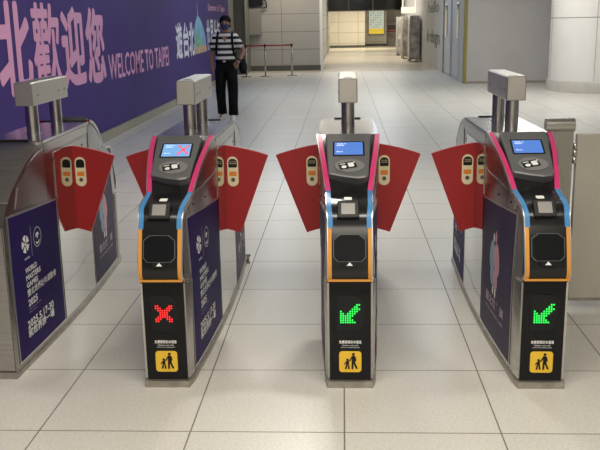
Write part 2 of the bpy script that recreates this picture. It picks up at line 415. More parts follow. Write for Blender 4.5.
# ------------------------------------------------------------------ ticket gates
YC = 4.42
BASE = [(3.42, .094), (3.50, .104), (3.60, .111), (3.8, .124), (4.1, .137), (4.42, .144), (4.8, .144), (5.1, .137), (5.3, .130), (5.38, .127)]
TOPW = [(3.42, .088), (3.50, .092), (3.68, .104), (3.83, .122), (4.05, .145), (4.42, .15), (4.8, .149), (5.1, .141), (5.3, .133), (5.38, .129)]
TOPZ = [(3.42, .66), (3.45, .715), (3.49, .774), (3.68, .805), (3.785, .888), (3.9, .945), (4.05, 1.006), (4.12, 1.006), (4.84, 1.0), (4.92, .988), (5.02, .962), (5.12, .920), (5.20, .875), (5.28, .822), (5.34, .765), (5.38, .70)]
def topz(y): return curve_pts(TOPZ, y)
def halfw(y, z):
    b, t = curve_pts(BASE, y), curve_pts(TOPW, y)
    k = max(0, min(1, (z - .45) / max(.05, topz(y) - .45)))
    return b + (t - b) * k
def side(y, z, sx, off=0.0): return (sx * (halfw(y, z) + off), y - YC, z)

FP = [(3.398, .492), (3.385, .52), (3.392, .56), (3.415, .64), (3.436, .705), (3.452, .742), (3.472, .768), (3.498, .784), (3.56, .796), (3.64, .806), (3.675, .815), (3.70, .836), (3.745, .873), (3.80, .909), (3.86, .943), (3.93, .974), (4.0, 1.000), (4.06, 1.016)]
FH = [(.492, .090), (.75, .090), (.815, .101), (.90, .118), (.956, .132), (1.016, .148)]
def fh(z): return curve_pts(FH, z)
def fnorm(i):
    a = FP[max(0, i - 1)]; b = FP[min(len(FP) - 1, i + 1)]
    d = Vector((0, b[0] - a[0], b[1] - a[1])).normalized(); return Vector((0, -d.z, d.y))
def cover_strip(i0, i1, xin, xout, raise_, depth, sx=1, full=False):
    """solid strip following the front profile; x from h-xin to h+xout (or full width)."""
    rings = []
    for i in range(i0, i1 + 1):
        y, z = FP[i]; h = fh(z); n = fnorm(i); p = Vector((0, y - YC, z))
        a, b = (-(h + xout), h + xout) if full else (sx * (h - xin), sx * (h + xout))
        t = p + n * raise_; u = p - n * depth
        rings.append([(a, t.y, t.z), (b, t.y, t.z), (b, u.y, u.z), (a, u.y, u.z)])
    m = MB(); m.ring_loft(rings, smooth=False); return m

def side_patch(poly, sx, off, thick):
    """flat (y,z) polygon laid onto the curved gate side, given a thickness."""
    bm = bmesh.new(); vs_ = [bm.verts.new((0, y, z)) for y, z in poly]; bm.faces.new(vs_)
    y0, y1 = min(p[0] for p in poly), max(p[0] for p in poly); z0, z1 = min(p[1] for p in poly), max(p[1] for p in poly)
    for t in [3.42 + .06 * k for k in range(1, 34)]:
        if y0 + .005 < t < y1 - .005: bmesh.ops.bisect_plane(bm, geom=bm.verts[:] + bm.edges[:] + bm.faces[:], plane_co=(0, t, 0), plane_no=(0, 1, 0))
    for t in [.45 + .08 * k for k in range(8)]:
        if z0 + .005 < t < z1 - .005: bmesh.ops.bisect_plane(bm, geom=bm.verts[:] + bm.edges[:] + bm.faces[:], plane_co=(0, 0, t), plane_no=(0, 0, 1))
    for v in bm.verts: v.co = Vector(side(v.co.y, v.co.z, sx, off))
    r = bmesh.ops.extrude_face_region(bm, geom=bm.faces[:])
    for v in [g for g in r['geom'] if isinstance(g, bmesh.types.BMVert)]: v.co.x += sx * thick
    m = MB(); m.bm.free(); m.bm = bm; return m

def rrect(w, h, r, n=4):
    pts = []
    for cx, cy, a0 in ((w / 2 - r, h / 2 - r, 0), (-w / 2 + r, h / 2 - r, 90), (-w / 2 + r, -h / 2 + r, 180), (w / 2 - r, -h / 2 + r, 270)):
        for k in range(n + 1):
            a = math.radians(a0 + 90 * k / n); pts.append((cx + r * math.cos(a), cy + r * math.sin(a)))
    return pts

def family_icon(parent, X, Y, Z0, S):
    """yellow rounded square with an adult and a child walking hand in hand, facing -Y at Y."""
    b = MB(); b.prism([(X + x, Y, Z0 + S / 2 + z) for x, z in rrect(S, S, S * .14)], (0, -.0015, 0)); pl = b.build('pictogram', M['yellow'], parent)
    f = MB(); y = Y - .0016
    def P(pts): f.prism([(X + (px - .5) * S, y, Z0 + pz * S) for px, pz in pts], (0, -.0012, 0))
    def disc(cx, cz, r): P([(cx + r * math.cos(2 * PI * k / 16), cz + r * math.sin(2 * PI * k / 16)) for k in range(16)])
    disc(.64, .86, .065); P([(.56, .78), (.70, .78), (.73, .60), (.72, .44), (.56, .44), (.57, .62)])
    P([(.57, .77), (.62, .74), (.50, .54), (.45, .57)]); P([(.69, .78), (.74, .74), (.78, .55), (.73, .54)])
    P([(.56, .46), (.65, .46), (.63, .14), (.55, .14)]); P([(.63, .46), (.72, .46), (.82, .22), (.84, .16), (.75, .17)])
    disc(.37, .60, .055); P([(.31, .53), (.43, .53), (.44, .36), (.31, .36)]); P([(.32, .53), (.33, .48), (.25, .36), (.21, .39)])
    P([(.40, .54), (.43, .50), (.50, .56), (.47, .59)]); P([(.31, .38), (.37, .38), (.34, .16), (.25, .15)]); P([(.38, .38), (.44, .38), (.48, .15), (.40, .15)])
    f.build('figures', M['blacksat'], pl)

XPAT = ["11000011", "11100111", "01111110", "00111100", "00111100", "01111110", "11100111", "11000011"]
APAT = ["000000011", "000000110", "000001111", "100011110", "110111100", "111111000", "111110000", "111111000", "111111100"]
def led(parent, pat, m, zc):
    b = MB(); n = len(pat); s = .0098
    for j, row in enumerate(pat):
        for i, c in enumerate(row):
            if c == '1': b.rod(((i - (len(row) - 1) / 2) * s, 3.4165 - YC, zc + ((n - 1) / 2 - j) * s), ((i - (len(row) - 1) / 2) * s, 3.4125 - YC, zc + ((n - 1) / 2 - j) * s), .0034, seg=8)
    return b.build('light_symbol', m, parent)

def flap(parent, sx):
    """quarter-moon red barrier leaf standing square to the gate side."""
    R0, R1, z0 = .672, 1.12, -.189
    x_in = .140
    pts = []; A1 = math.radians(19.8)
    for k in range(13):
        a = math.asin(x_in / R1) + (A1 - math.asin(x_in / R1)) * k / 12; pts.append((R1 * math.sin(a), z0 + R1 * math.cos(a)))
    A0 = math.radians(19.3)
    for k in range(9):
        a = A0 + (math.asin(x_in / R0) - A0) * k / 8; pts.append((R0 * math.sin(a), z0 + R0 * math.cos(a)))
    b = MB(); b.prism([(sx * x, -.011, z) for x, z in pts], (0, .022, 0))
    bmesh.ops.recalc_face_normals(b.bm, faces=b.bm.faces)
    for f in b.bm.faces: f.material_index = 0 if abs(f.normal.y) > .9 else 1
    o = b.build('flap', [M['red'], M['redrim']], parent)
    for face in (-1, 1):
        s = MB(); cx, cz, w, h = sx * .190, .780, .058, .160
        y = face * .0112
        s.prism([(cx + x, y, cz + z) for x, z in rrect(w, h, w / 2 - .001, 6)], (0, face * .0012, 0))
        s.mi = 1; s.prism([(cx + x, y + face * .0012, cz + .040 + z) for x, z in [(px, max(pz, -.018)) for px, pz in rrect(w - .012, .056, .019, 5)]], (0, face * .0008, 0))
        s.mi = 2; s.prism([(cx + x, y + face * .0012, cz - .012 + z) for x, z in rrect(w - .018, .024, .004)], (0, face * .0008, 0))
        s.mi = 3; s.prism([(cx + x, y + face * .0012, cz - .044 + z) for x, z in rrect(.022, .022, .0105)], (0, face * .0008, 0))
        s.mi = 0
        sl = s.build('warning_sticker', [M['cream'], M['blacksat'], M['orangeprint'], M['machinedk']], o)
        for k in range(3):
            text_obj('sticker_lettering', 'CAUTION' if k == 0 else '請勿強行通過', .034, .006,
                     (lambda u, v, d, k=k: (cx + (u - .017) * -face, y + face * .0022, cz + .050 - k * .010 + v)), M['cream'] if k < 2 else M['white'], sl, .004) if k < 2 and face < 0 else None

def wmg_poster(root, sx, y0, y1, front):
    """purple event poster, wording fixed to the curved side."""
    if front: poly = [(y0, .055), (y1, .055), (y1, .690), (y0, .728)]
    else: poly = [(y0, .055), (y1, .055), (y1, .728), (y0, .690)]
    fr = side_patch([(a + (-.008 if i in (0, 3) else .008), z + (-.008 if i < 2 else .008)) for i, (a, z) in enumerate(poly)], sx, .0015, .002).build('poster_frame', M['chrome'], root)
    p = side_patch(poly, sx, .0036, .001).build('poster', M['poster'], root)
    p['label'] = 'dark violet poster with white wording and two round emblems'
    rd = 1 if sx > 0 else -1                    # reading direction along y as seen from outside
    ys = y0 if rd > 0 else y1
    def fn(u0, z0): return lambda u, v, d: side(ys + rd * (u0 + u), z0 + v, sx, .0056)
    W = abs(y1 - y0)
    def T(s, u0, z0, w, h, bold=.02, m='white'): text_obj('poster_lettering', s, w, h, (lambda u, v, d: side(ys + rd * (u0 + u), z0 + v, sx, .0056 + d * .2)), M[m], p, 0, 0, bold)
    T('WORLD', .13, .435, .135, .026, .03); T('MASTERS', .13, .400, .175, .026, .03); T('GAMES', .13, .365, .135, .026, .03)
    T('雙北世界壯年運動會', .13, .322, .37, .036, .012); T('2025', .13, .275, .11, .034, .03)
    T('Taipei & New Taipei City', .13, .258, .15, .007, 0, 'pale'); T('Official Partner', .13, .244, .10, .006, 0, 'pale')
    T('2025.5.17-30', .10, .176, .33, .038, .03); T('和世界拚一場', .10, .130, .33, .044, .03); T('IWGA', .135, .498, .06, .010, .01)
    for uc, r, kind in ((.155, .044, 0), (.30, .048, 1)):
        e = MB()
        def arc(r0, r1, a0, a1, n=20):
            for k in range(n):
                q = [a0 + (a1 - a0) * (k + j) / n for j in (0, 1)]
                e.face([side(ys + rd * (uc + rr * math.cos(a)), .572 + rr * math.sin(a) * 1.0, sx, .0056) for rr, a in ((r0, q[0]), (r1, q[0]), (r1, q[1]), (r0, q[1]))])
        if kind:
            arc(r * .93, r, 0, 2 * PI, 30); arc(r * .2, r * .48, .3, 2.9, 8); arc(0.0, r * .16, 0, 2 * PI, 8); arc(r * .55, r * .72, 3.9, 5.6, 8)
        else:
            for k in range(5): arc(r * .30, r * .95, k * 2 * PI / 5 + .12, (k + 1) * 2 * PI / 5 - .22, 5)
            arc(0.0, r * .2, 0, 2 * PI, 8)
        e.build('poster_emblem', M['white'], p, fix=False)
    e = MB(); e.face([side(ys + rd * a, z, sx, .0056) for a, z in ((.222, .50), (.225, .50), (.225, .64), (.222, .64))]); e.build('poster_rule', M['pale'], p, fix=False)

def figure_poster(root, sx, y0, y1, front):
    if front: poly = [(y0, .055), (y1, .055), (y1, .690), (y0, .728)]
    else: poly = [(y0, .055), (y1, .055), (y1, .728), (y0, .690)]
    side_patch([(a + (-.008 if i in (0, 3) else .008), z + (-.008 if i < 2 else .008)) for i, (a, z) in enumerate(poly)], sx, .0015, .002).build('poster_frame', M['chrome'], root)
    p = side_patch(poly, sx, .0036, .001).build('poster', M['poster2'], root)
    p['label'] = 'dusky purple poster with a blue and pink motif'
    rd = 1 if sx > 0 else -1; ys = y0 if rd > 0 else y1; W = abs(y1 - y0)
    def blob(name, m, cu, cz, ru, rz, off=.0056, n=22, sq=0):
        e = MB(); e.face([side(ys + rd * (cu + ru * math.cos(2 * PI * k / n) * (1 + sq * math.sin(4 * PI * k / n))), cz + rz * math.sin(2 * PI * k / n), sx, off) for k in range(n)]); e.build(name, m, p, fix=False)
    c = W * .47
    blob('poster_motif', M['postblue'], c - .045, .45, .055, .075, sq=.15); blob('poster_motif', M['postblue'], c - .035, .36, .045, .05, .0057)
    blob('poster_motif', M['postpink'], c + .045, .45, .052, .080, .0058, sq=-.15); blob('poster_motif', M['postpink'], c + .03, .355, .038, .06, .0059)
    blob('poster_motif', M['postpink'], c + .02, .555, .016, .032, .0057); blob('poster_motif', M['white'], c - .02, .545, .012, .022, .0058)
    blob('poster_motif', M['white'], c - .015, .292, .014, .022, .006); blob('poster_motif', M['white'], c + .03, .286, .014, .022, .006)
    text_obj('poster_lettering', '臺北世壯運', W * .62, .052, lambda u, v, d: side(ys + rd * (W * .19 + u), .205 + v, sx, .0057), M['posttext'], p, .03)
    text_obj('poster_lettering', 'WORLD MASTERS GAMES', W * .62, .016, lambda u, v, d: side(ys + rd * (W * .19 + u), .172 + v, sx, .0057), M['posttext'], p, .01)

def make_gate():
    root = empty('ticket_gate', (0, YC, 0))
    # body shell ------------------------------------------------------
    ys = [3.435, 3.45, 3.49, 3.54, 3.6, 3.68, 3.73, 3.785, 3.84, 3.9, 3.97, 4.05, 4.12, 4.3, 4.5, 4.7, 4.84, 4.88, 4.92, 4.97, 5.02, 5.07, 5.12, 5.16, 5.20, 5.24, 5.28, 5.31, 5.34, 5.36, 5.38]
    NZ = 12; rings = []
    for y in ys:
        tz = topz(y) - .002; ring = []
        for k in range(NZ + 1):
            z = .028 + (tz - .028) * k / NZ; ring.append((halfw(y, z), y - YC, z))
        ring += [(-x, yy, z) for x, yy, z in ring[::-1]]
        rings.append(ring)
    b = MB(); b.ring_loft(rings, smooth=False); bo = b.build('body', M['steel_dk'], root, autosmooth=28)
    # plinth
    def outline(off): 
        pts = [(halfw(y, .1) + off, y - YC) for y in (3.405, 3.5, 3.6, 3.8, 4.1, 4.42, 4.8, 5.1, 5.3, 5.395)]
        pts[0] = (.096 + off * .3, 3.402 - YC); pts[1] = (.106 + off, 3.48 - YC)
        return pts + [(-x, y) for x, y in pts[::-1]]
    b = MB(); o1 = outline(.012); b.ring_loft([[(x, y, z) for x, y in outline(.006)] for z in (0.0, .020)] + [[(x, y, .030) for x, y in outline(.002)]], smooth=False)
    b.build('plinth', M['dull'], root)
    # deck lid
    b = MB(); rr = []
    for y in (4.065, 4.12, 4.4, 4.7, 4.84): 
        h = curve_pts(TOPW, y) + .001; z = topz(y); rr.append([(-h, y - YC, z - .004), (h, y - YC, z - .004), (h - .003, y - YC, z + .005), (-h + .003, y - YC, z + .005)])
    b.ring_loft(rr, smooth=False); b.build('deck', M['deck'], root)
    b = MB(); b.box(-.075, .075, .410, .425, 1.0, 1.012, bevel=.003); b.build('deck_trim', M['blacksat'], root)
    # rear nose skin
    b = MB(); rr = []
    for y in (4.845, 4.88, 4.92, 4.97, 5.02, 5.07, 5.12, 5.16, 5.20, 5.24, 5.28, 5.31):
        h = curve_pts(TOPW, y) + .0015; z = topz(y); rr.append([(-h, y - YC, z - .004), (h, y - YC, z - .004), (h, y - YC, z + .003), (-h, y - YC, z + .003)])
    b.ring_loft(rr, smooth=False); b.build('nose_cover', M['steel'], root, autosmooth=30)
    b = MB(); b.box(-.122, .122, 5.381 - YC, 5.385 - YC, .035, .69); b.build('end_panel', M['steel'], root)
    # side plates
    for sx in (1, -1):
        side_patch([(3.60, .735), (4.118, .700), (4.118, .838), (3.575, .800)], sx, .001, .0022).build('side_plate', M['steel_dk'], root, autosmooth=30)
        side_patch([(3.70, .822), (4.118, .846), (4.118, .985), (4.06, .995), (3.93, .955), (3.80, .902)], sx, .001, .0022).build('side_plate', M['steel_dk'], root, autosmooth=30)
        side_patch([(4.13, .955), (4.845, .942), (4.845, .990), (4.13, .994)], sx, .001, .0022).build('side_rail', M['steel'], root)
        side_patch([(4.86, .715), (5.24, .750), (5.20, .84), (5.08, .915), (4.95, .955), (4.86, .968)], sx, .001, .0022).build('side_plate', M['steel'], root, autosmooth=30)
        side_patch([(4.16, .05), (4.72, .05), (4.72, .930), (4.16, .935)], sx, .001, .0030).build('side_door', M['polished'], root, autosmooth=30)
        for y, z in ((3.66, .765), (3.85, .760), (4.04, .765), (4.25, .90), (4.74, .895)):
            p = side(y, z, sx, .003); s = MB(); s.rod(p, (p[0] + sx * .003, p[1], p[2]), .006, seg=10); s.build('screw', M['blacksat'], root)
        # upright edge strip next to the front panel
        rr = []
        for z in (.035, .2, .35, .47): rr.append([(sx * .088, 3.425 - YC, z), (sx * .0965, 3.423 - YC, z), (sx * (.106 + z * .016), 3.497 - YC, z), (sx * .100, 3.50 - YC, z)])
        m_ = MB(); m_.ring_loft(rr, smooth=False); m_.build('edge_strip', M['steel'], root)
        flap(root, sx)
    wmg_poster(root, 1, 3.53, 4.135, True); figure_poster(root, -1, 3.56, 4.135, True)
    figure_poster(root, 1, 4.745, 5.29, False); wmg_poster(root, -1, 4.745, 5.33, False)
    # front lower panel
    b = MB(); b.box(-.0885, .0885, 3.42 - YC, 3.47 - YC, .031, .495, bevel=.004); fp = b.build('front_panel', M['blacksat'], root)
    b = MB(); b.prism([(x, 3.4205 - YC, z) for x, z in [(-.058, .255), (-.058, .405), (-.045, .418), (.030, .418), (.060, .39), (.066, .33), (.045, .27), (.02, .252)]], (0, -.0035, 0))
    b.build('display_window', M['darkglass'], fp)
    family_icon(fp, 0, 3.4195 - YC, .068, .096)
    text_obj('sign_lettering', '免費票請走本通道', .096, .015, lambda u, v, d: (-.048 + u, 3.418 - YC - d * .05, .199 + v), M['white'], fp, 0, 0, .02)
    text_obj('sign_lettering', 'Children must walk', .070, .007, lambda u, v, d: (-.035 + u, 3.418 - YC, .188 + v), M['white'], fp, .0)
    text_obj('sign_lettering', 'in front of accompanying adult', .080, .007, lambda u, v, d: (-.04 + u, 3.418 - YC, .178 + v), M['white'], fp, .0)
    # front cover and coloured edging
    n = len(FP) - 1
    fc = cover_strip(0, n, 0, -.001, 0, .035, full=True).build('front_cover', M['black'], root, autosmooth=45)
    for sx in (1, -1):
        cover_strip(10, n, .020, .001, .0035, .010, sx).build('pink_edging', M['pink'], root, autosmooth=45)
        cover_strip(4, 10, .019, .001, .0040, .010, sx).build('blue_edging', M['blue'], root, autosmooth=45)
        cover_strip(0, 4, .014, .001, .0040, .010, sx).build('orange_edging', M['orange'], root, autosmooth=45)
        cover_strip(0, n, -.0015, .0045, .0045, .014, sx).build('chrome_edging', M['chrome'], root, autosmooth=45)
    b = MB(); b.box(-.093, .093, 3.389 - YC, 3.43 - YC, .486, .494); b.build('orange_edging', M['orange'], root)
    # card reader -----------------------------------------------------
    o_ = Vector((0, 3.698 - YC, .862)); dv = Vector((0, .30, .158)).normalized(); nv = Vector((0, -dv.z, dv.y))
    def R(x, t, h=0.0): return o_ + Vector((x, 0, 0)) + dv * t + nv * h
    b = MB(); out = [(-.092, .035), (-.086, .028), (-.02, .008), (.04, -.004), (.075, .004), (.086, .018), (.105, .325), (.098, .338), (-.100, .338), (-.108, .328)]
    b.ring_loft([[R(x, t, -.03) for x, t in out], [R(x, t, .010) for x, t in out], [R(x * .95, .17 + (t - .17) * .96, .014) for x, t in out]], smooth=False)
    cr = b.build('card_reader', M['greyplastic'], root)
    b = MB(); b.prism([R(x, .213 + t, .0142) for x, t in rrect(.146, .112, .006)], nv * .0012); b.build('screen_bezel', M['black'], cr)
    b = MB(); b.prism([R(x, .213 + t, .0155) for x, t in rrect(.130, .096, .002)], nv * .001); sc = b.build('screen', M['screen'], cr)
    for k, (u, t, ww) in enumerate(((-.055, .243, .045), (-.055, .231, .034), (-.055, .182, .03))):
        text_obj('screen_lettering', ('悠遊卡', '餘額查詢', '歡迎')[k], ww, .009, (lambda a, v, d, u=u, t=t: R(u + a, t + v, .0172)), M['screentext'], sc, .01)
    b = MB(); b.prism([R(.004 + .066 * math.cos(a), .082 + .048 * math.sin(a), .0142) for a in [2 * PI * k / 36 for k in range(36)]], nv * .003); b.build('reader_pad', M['greyoval'], cr)
    ca = math.radians(14)
    def RR(u, v, h): return R(-.006 + u * math.cos(ca) - v * math.sin(ca), .082 + u * math.sin(ca) + v * math.cos(ca), h)
    b = MB(); b.prism([RR(x, t, .0173) for x, t in rrect(.078, .046, .005)], nv * .001); pi = b.build('pad_icon', M['blacksat'], cr)
    b = MB(); b.prism([RR(-.018 + .012 * math.cos(a), -.008 + .010 * math.sin(a), .0184) for a in [2 * PI * k / 18 for k in range(18)]], nv * .0008)
    b.prism([RR(.016 + x, t, .0184) for x, t in rrect(.026, .030, .004)], nv * .0008); b.prism([RR(-.02 + x, .014 + t, .0184) for x, t in rrect(.026, .005, .001)], nv * .0008)
    b.prism([RR(.034 + x, .016 + t, .0184) for x, t in rrect(.008, .008, .003)], nv * .0008); b.build('pad_mark', M['white'], pi)
    # ticket slot on the shoulder
    sm = Matrix.Translation((-.006, 3.487 - YC, .760)) @ Matrix.Rotation(math.radians(-42), 4, 'X')
    b = MB(); b.box(-.046, .046, -.030, .014, -.040, .042, sm, bevel=.004); ts = b.build('ticket_slot', M['blacksat'], root)
    b = MB(); b.box(-.029, .029, -.0335, -.028, -.026, .028, sm, bevel=.001); b.build('slot_plate', M['slotgrey'], ts)
    b = MB(); b.prism([(x - .006, 3.565 + t - YC, .8035 + (t * .17)) for x, t in rrect(.034, .030, .006)], (0, 0, .002)); b.build('slot_mark', M['white'], ts)
    # return window with a grey outline and an arrow
    d2 = Vector((0, .051, .185)).normalized(); n2 = Vector((0, -d2.z, d2.y)); c2 = Vector((-.001, 3.4075 - YC, .622))
    def Q(x, t, h): return c2 + Vector((x, 0, 0)) + d2 * t + n2 * h
    octo = [(-.068, -.035), (-.068, .040), (-.040, .062), (.040, .062), (.068, .040), (.068, -.035), (.050, -.053), (-.050, -.053)]
    b = MB(); b.prism([Q(x, t, .001) for x, t in octo], n2 * .008); rw = b.build('return_window', M['greyplastic'], root)
    b = MB(); b.prism([Q(x * .955, .004 + (t - .004) * .955, .0085) for x, t in octo], n2 * .0015); b.build('window_glass', M['darkglass'], rw)
    b = MB(); b.prism([Q(x, t, .001) for x, t in [(-.032, -.053), (.032, -.053), (.024, -.074), (-.024, -.074)]], n2 * .006)
    b.build('return_lip', M['blacksat'], rw)
    b = MB(); b.prism([Q(x, t, .0075) for x, t in [(-.013, -.069), (.013, -.069), (0, -.054)]], n2 * .001); b.build('arrow_mark', M['white'], rw)
    # sensor head on two posts
    hc = .035
    b = MB()
    def sec(y, k=1.0, dz=0.0): return [(-.045 * k, y, 1.156 + dz), (.045 * k, y, 1.156 + dz), (.047 * k, y, 1.166), (.046 * k, y, 1.268 - dz), (.042 * k, y, 1.274 - dz), (-.042 * k, y, 1.274 - dz), (-.046 * k, y, 1.268 - dz), (-.047 * k, y, 1.166)]
    b.ring_loft([sec(hc - .280, .9, .004), sec(hc - .275), sec(hc + .275), sec(hc + .280, .9, .004)], smooth=False); sh = b.build('sensor_head', M['headsteel'], root)
    b = MB(); b.box(-.018, .018, hc - .23, hc - .16, 1.274, 1.2755); b.build('head_label', M['greyoval'], sh)
    b = MB()
    for sx in (1, -1):
        for y in (-.22, -.13, .2):
            b = MB(); b.rod((sx * .0430, hc + y, 1.205), (sx * .0480, hc + y, 1.2055), .005, seg=10); b.build('rivet', M['blacksat'], sh)
    for y in (hc - .185, hc + .185):
        b = MB(); b.rod((0, y, 1.003), (0, y, 1.16), .033, seg=32); b.rod((0, y, 1.003), (0, y, 1.010), .040, seg=32); b.build('post', M['deckpost'], root, autosmooth=40)
    # floor bolts
    b = MB(); b.box(.128, .158, .935, .955, 0, .008); b.rod((.143, .945, .008), (.143, .945, .045), .009, seg=8); b.box(.13, .16, .938, .952, .045, .06); b.build('floor_latch', M['dull'], root)
    return root
M['headsteel'] = mat('satin_steel', (.58, .56, .52), .38, .9, noise=(5, .06), stretch=(1, 30, 1))
M['deckpost'] = mat('tube_steel', (.60, .57, .53), .26, 1)

g0 = make_gate()
centres = [(-.773, YC, 0), (.027, YC, 0), (.841, YC, 0)]
gates = []
for i, (x, y, rz) in enumerate(centres):
    g = g0 if i == 0 else copy_tree(g0)
    g.location = (x, y, 0); gates.append(g)
back = copy_tree(g0); back.location = (-1.605, 4.46, 0); back.rotation_euler.z = PI; gates.append(back)
fl = [c for c in kids(gates[2]) if c.name.startswith('flap')][0]
for c in kids(fl):
    for d in kids(c): bpy.data.objects.remove(d)
    bpy.data.objects.remove(c)
bpy.data.objects.remove(fl)
labels = ['steel ticket gate showing a red cross on its front, second from the left',
          'steel ticket gate with green arrow, the middle one seen straight on between two red flaps',
          'steel ticket gate with green arrow, rightmost in the row beside the steel swing gate',
          'steel ticket gate at the left edge, its plain curved end towards the viewer']
for g, l in zip(gates, labels): tag(g, l, 'ticket gate', 'ticket gates in a row across the hall')
for c in kids(back):
    if c.name.split('.')[0] in ('sensor_head', 'post'): c.location.y -= .075
def add_led(g, pat, m, name=None):
    fp = [c for c in kids(g) if c.name.startswith('front_panel')][0]
    o = led(fp, pat, m, .336); return o
add_led(gates[0], XPAT, M['led_red'])['label'] = 'red cross light'
for g in gates[1:3]: add_led(g, APAT, M['led_green'])['label'] = 'green arrow light'
# red cross on the first gate's screen
cr = [c for c in kids(gates[0]) if c.name.startswith('card_reader')][0]
o_ = Vector((0, 3.698 - YC, .862)); dv = Vector((0, .30, .158)).normalized(); nv = Vector((0, -dv.z, dv.y))
b = MB()
for s in (1, -1):
    b.prism([o_ + Vector((.032 + x, 0, 0)) + dv * (.213 + t) + nv * .0172 for x, t in ((-.030, -s * .034), (-.024, -s * .040), (.030, s * .034), (.024, s * .040))], nv * .0006)
b.build('screen_cross', M['screenred'], cr)
sc = [c for c in kids(cr) if c.name.split('.')[0] == 'screen'][0]
sc.data = sc.data.copy(); sc.data.materials[0] = mat('light_blue_screen', (.05, .1, .2), .3, spec=.2, emit=(.22, .48, .85), estr=.85)
sc['label'] = 'lighter blue screen with a red cross'

# ------------------------------------------------------------------ steel swing gate at the right
def swing_gate():
    root = empty('swing_gate', (1.22, 4.47, 0))
    b = MB(); b.box(.0, 1.15, -.02, .02, .055, .952, bevel=.003); b.build('gate_leaf', M['leaf'], root)
    b = MB(); b.box(-.155, -.022, -.03, .03, 0, .985, bevel=.003); b.build('gate_post', M['leafpost'], root)
    b = MB(); b.rod((-.165, -.01, 1.0), (-.018, -.01, 1.0), .036, seg=28); b.build('post_cap', M['steel'], root, autosmooth=40)
    for z in (.80, .30):
        b = MB()
        for k in range(3): b.rod((-.011, -.024, z + k * .037), (-.011, -.024, z + .034 + k * .037), .010, seg=14)
        b.build('hinge', M['chrome'], root)
    b = MB(); b.box(.0, 1.15, -.024, .024, .045, .06); b.build('bottom_rail', M['dull'], root)
    tag(root, 'plain steel swing gate leaf hinged on a post at the right edge of the row', 'swing gate')
M['leaf'] = mat('warm_steel_sheet', (.52, .49, .43), .5, .1, noise=(3, .06))
M['leafpost'] = mat('steel_post_sheet', (.36, .34, .30), .4, .5, noise=(3, .06))
swing_gate()

# ------------------------------------------------------------------ far things
def stanchions():
    pos = [(-2.80, 25.0), (-2.24, 25.0), (-1.48, 25.3)]
    labs = ['slim queue post with red belt, leftmost, just behind the standing person', 'slim queue post with red belt, middle of the three', 'slim queue post with red belt, rightmost of the three by the grey wall']
    first = None
    for i, (x, y) in enumerate(pos):
        if first is None:
            r = empty('queue_post', (x, y, 0))
            b = MB(); b.lathe([(.16, 0), (.16, .012), (.13, .022), (.03, .03)], seg=28); b.build('base', M['steel'], r, autosmooth=40)
            b = MB(); b.rod((0, 0, .03), (0, 0, .86), .022, seg=16); b.build('post', M['steel'], r)
            b = MB(); b.rod((0, 0, .86), (0, 0, .93), .032, seg=16); b.build('belt_head', M['blacksat'], r); first = r
        else:
            r = copy_tree(first); r.location = (x, y, 0)
        tag(r, labs[i], 'queue post', 'queue posts by the grey wall')
    for i in (0, 1):
        (x0, y0), (x1, y1) = pos[i], pos[i + 1]; b = MB()
        dx = .034
        b.prism([(x0 + dx, y0, .868), (x1 - dx, y1, .868), (x1 - dx, y1, .918), ((x0 + x1) / 2, (y0 + y1) / 2, .906), (x0 + dx, y0, .918)], (0, .004, 0))
        tag(b.build('queue_belt', M['belt']), ('red retractable belt between the left and middle queue posts', 'red retractable belt between the middle and right queue posts')[i], 'belt', 'red belts between the queue posts')
stanchions()

def wall_box():
    r = empty('electrical_box', (-2.9, 28.0, 0))
    b = MB(); b.box(-.22, .30, -.22, 0, 1.14, 1.98, bevel=.01); b.build('cabinet', M['boxgrey'], r)
    b = MB(); b.box(-.19, .27, -.228, -.22, 1.17, 1.95); b.build('cabinet_door', M['boxgrey'], r)
    tag(r, 'grey metal electrical box on the panelled wall behind the person', 'electrical box')
    r = empty('wall_bracket', (-2.75, 28.0, 0))
    b = MB(); b.box(-.22, .22, -.30, 0, 2.08, 2.32, bevel=.01); b.build('housing', M['blacksat'], r)
    b = MB(); b.tube([(.22, -.1, 2.3), (.32, -.1, 2.2), (.34, -.1, 2.02), (.22, -.1, 1.99)], .02, 10); b.build('cable', M['blacksat'], r)
    tag(r, 'dark wall-mounted device with a looping cable above the electrical box', 'device')
wall_box()

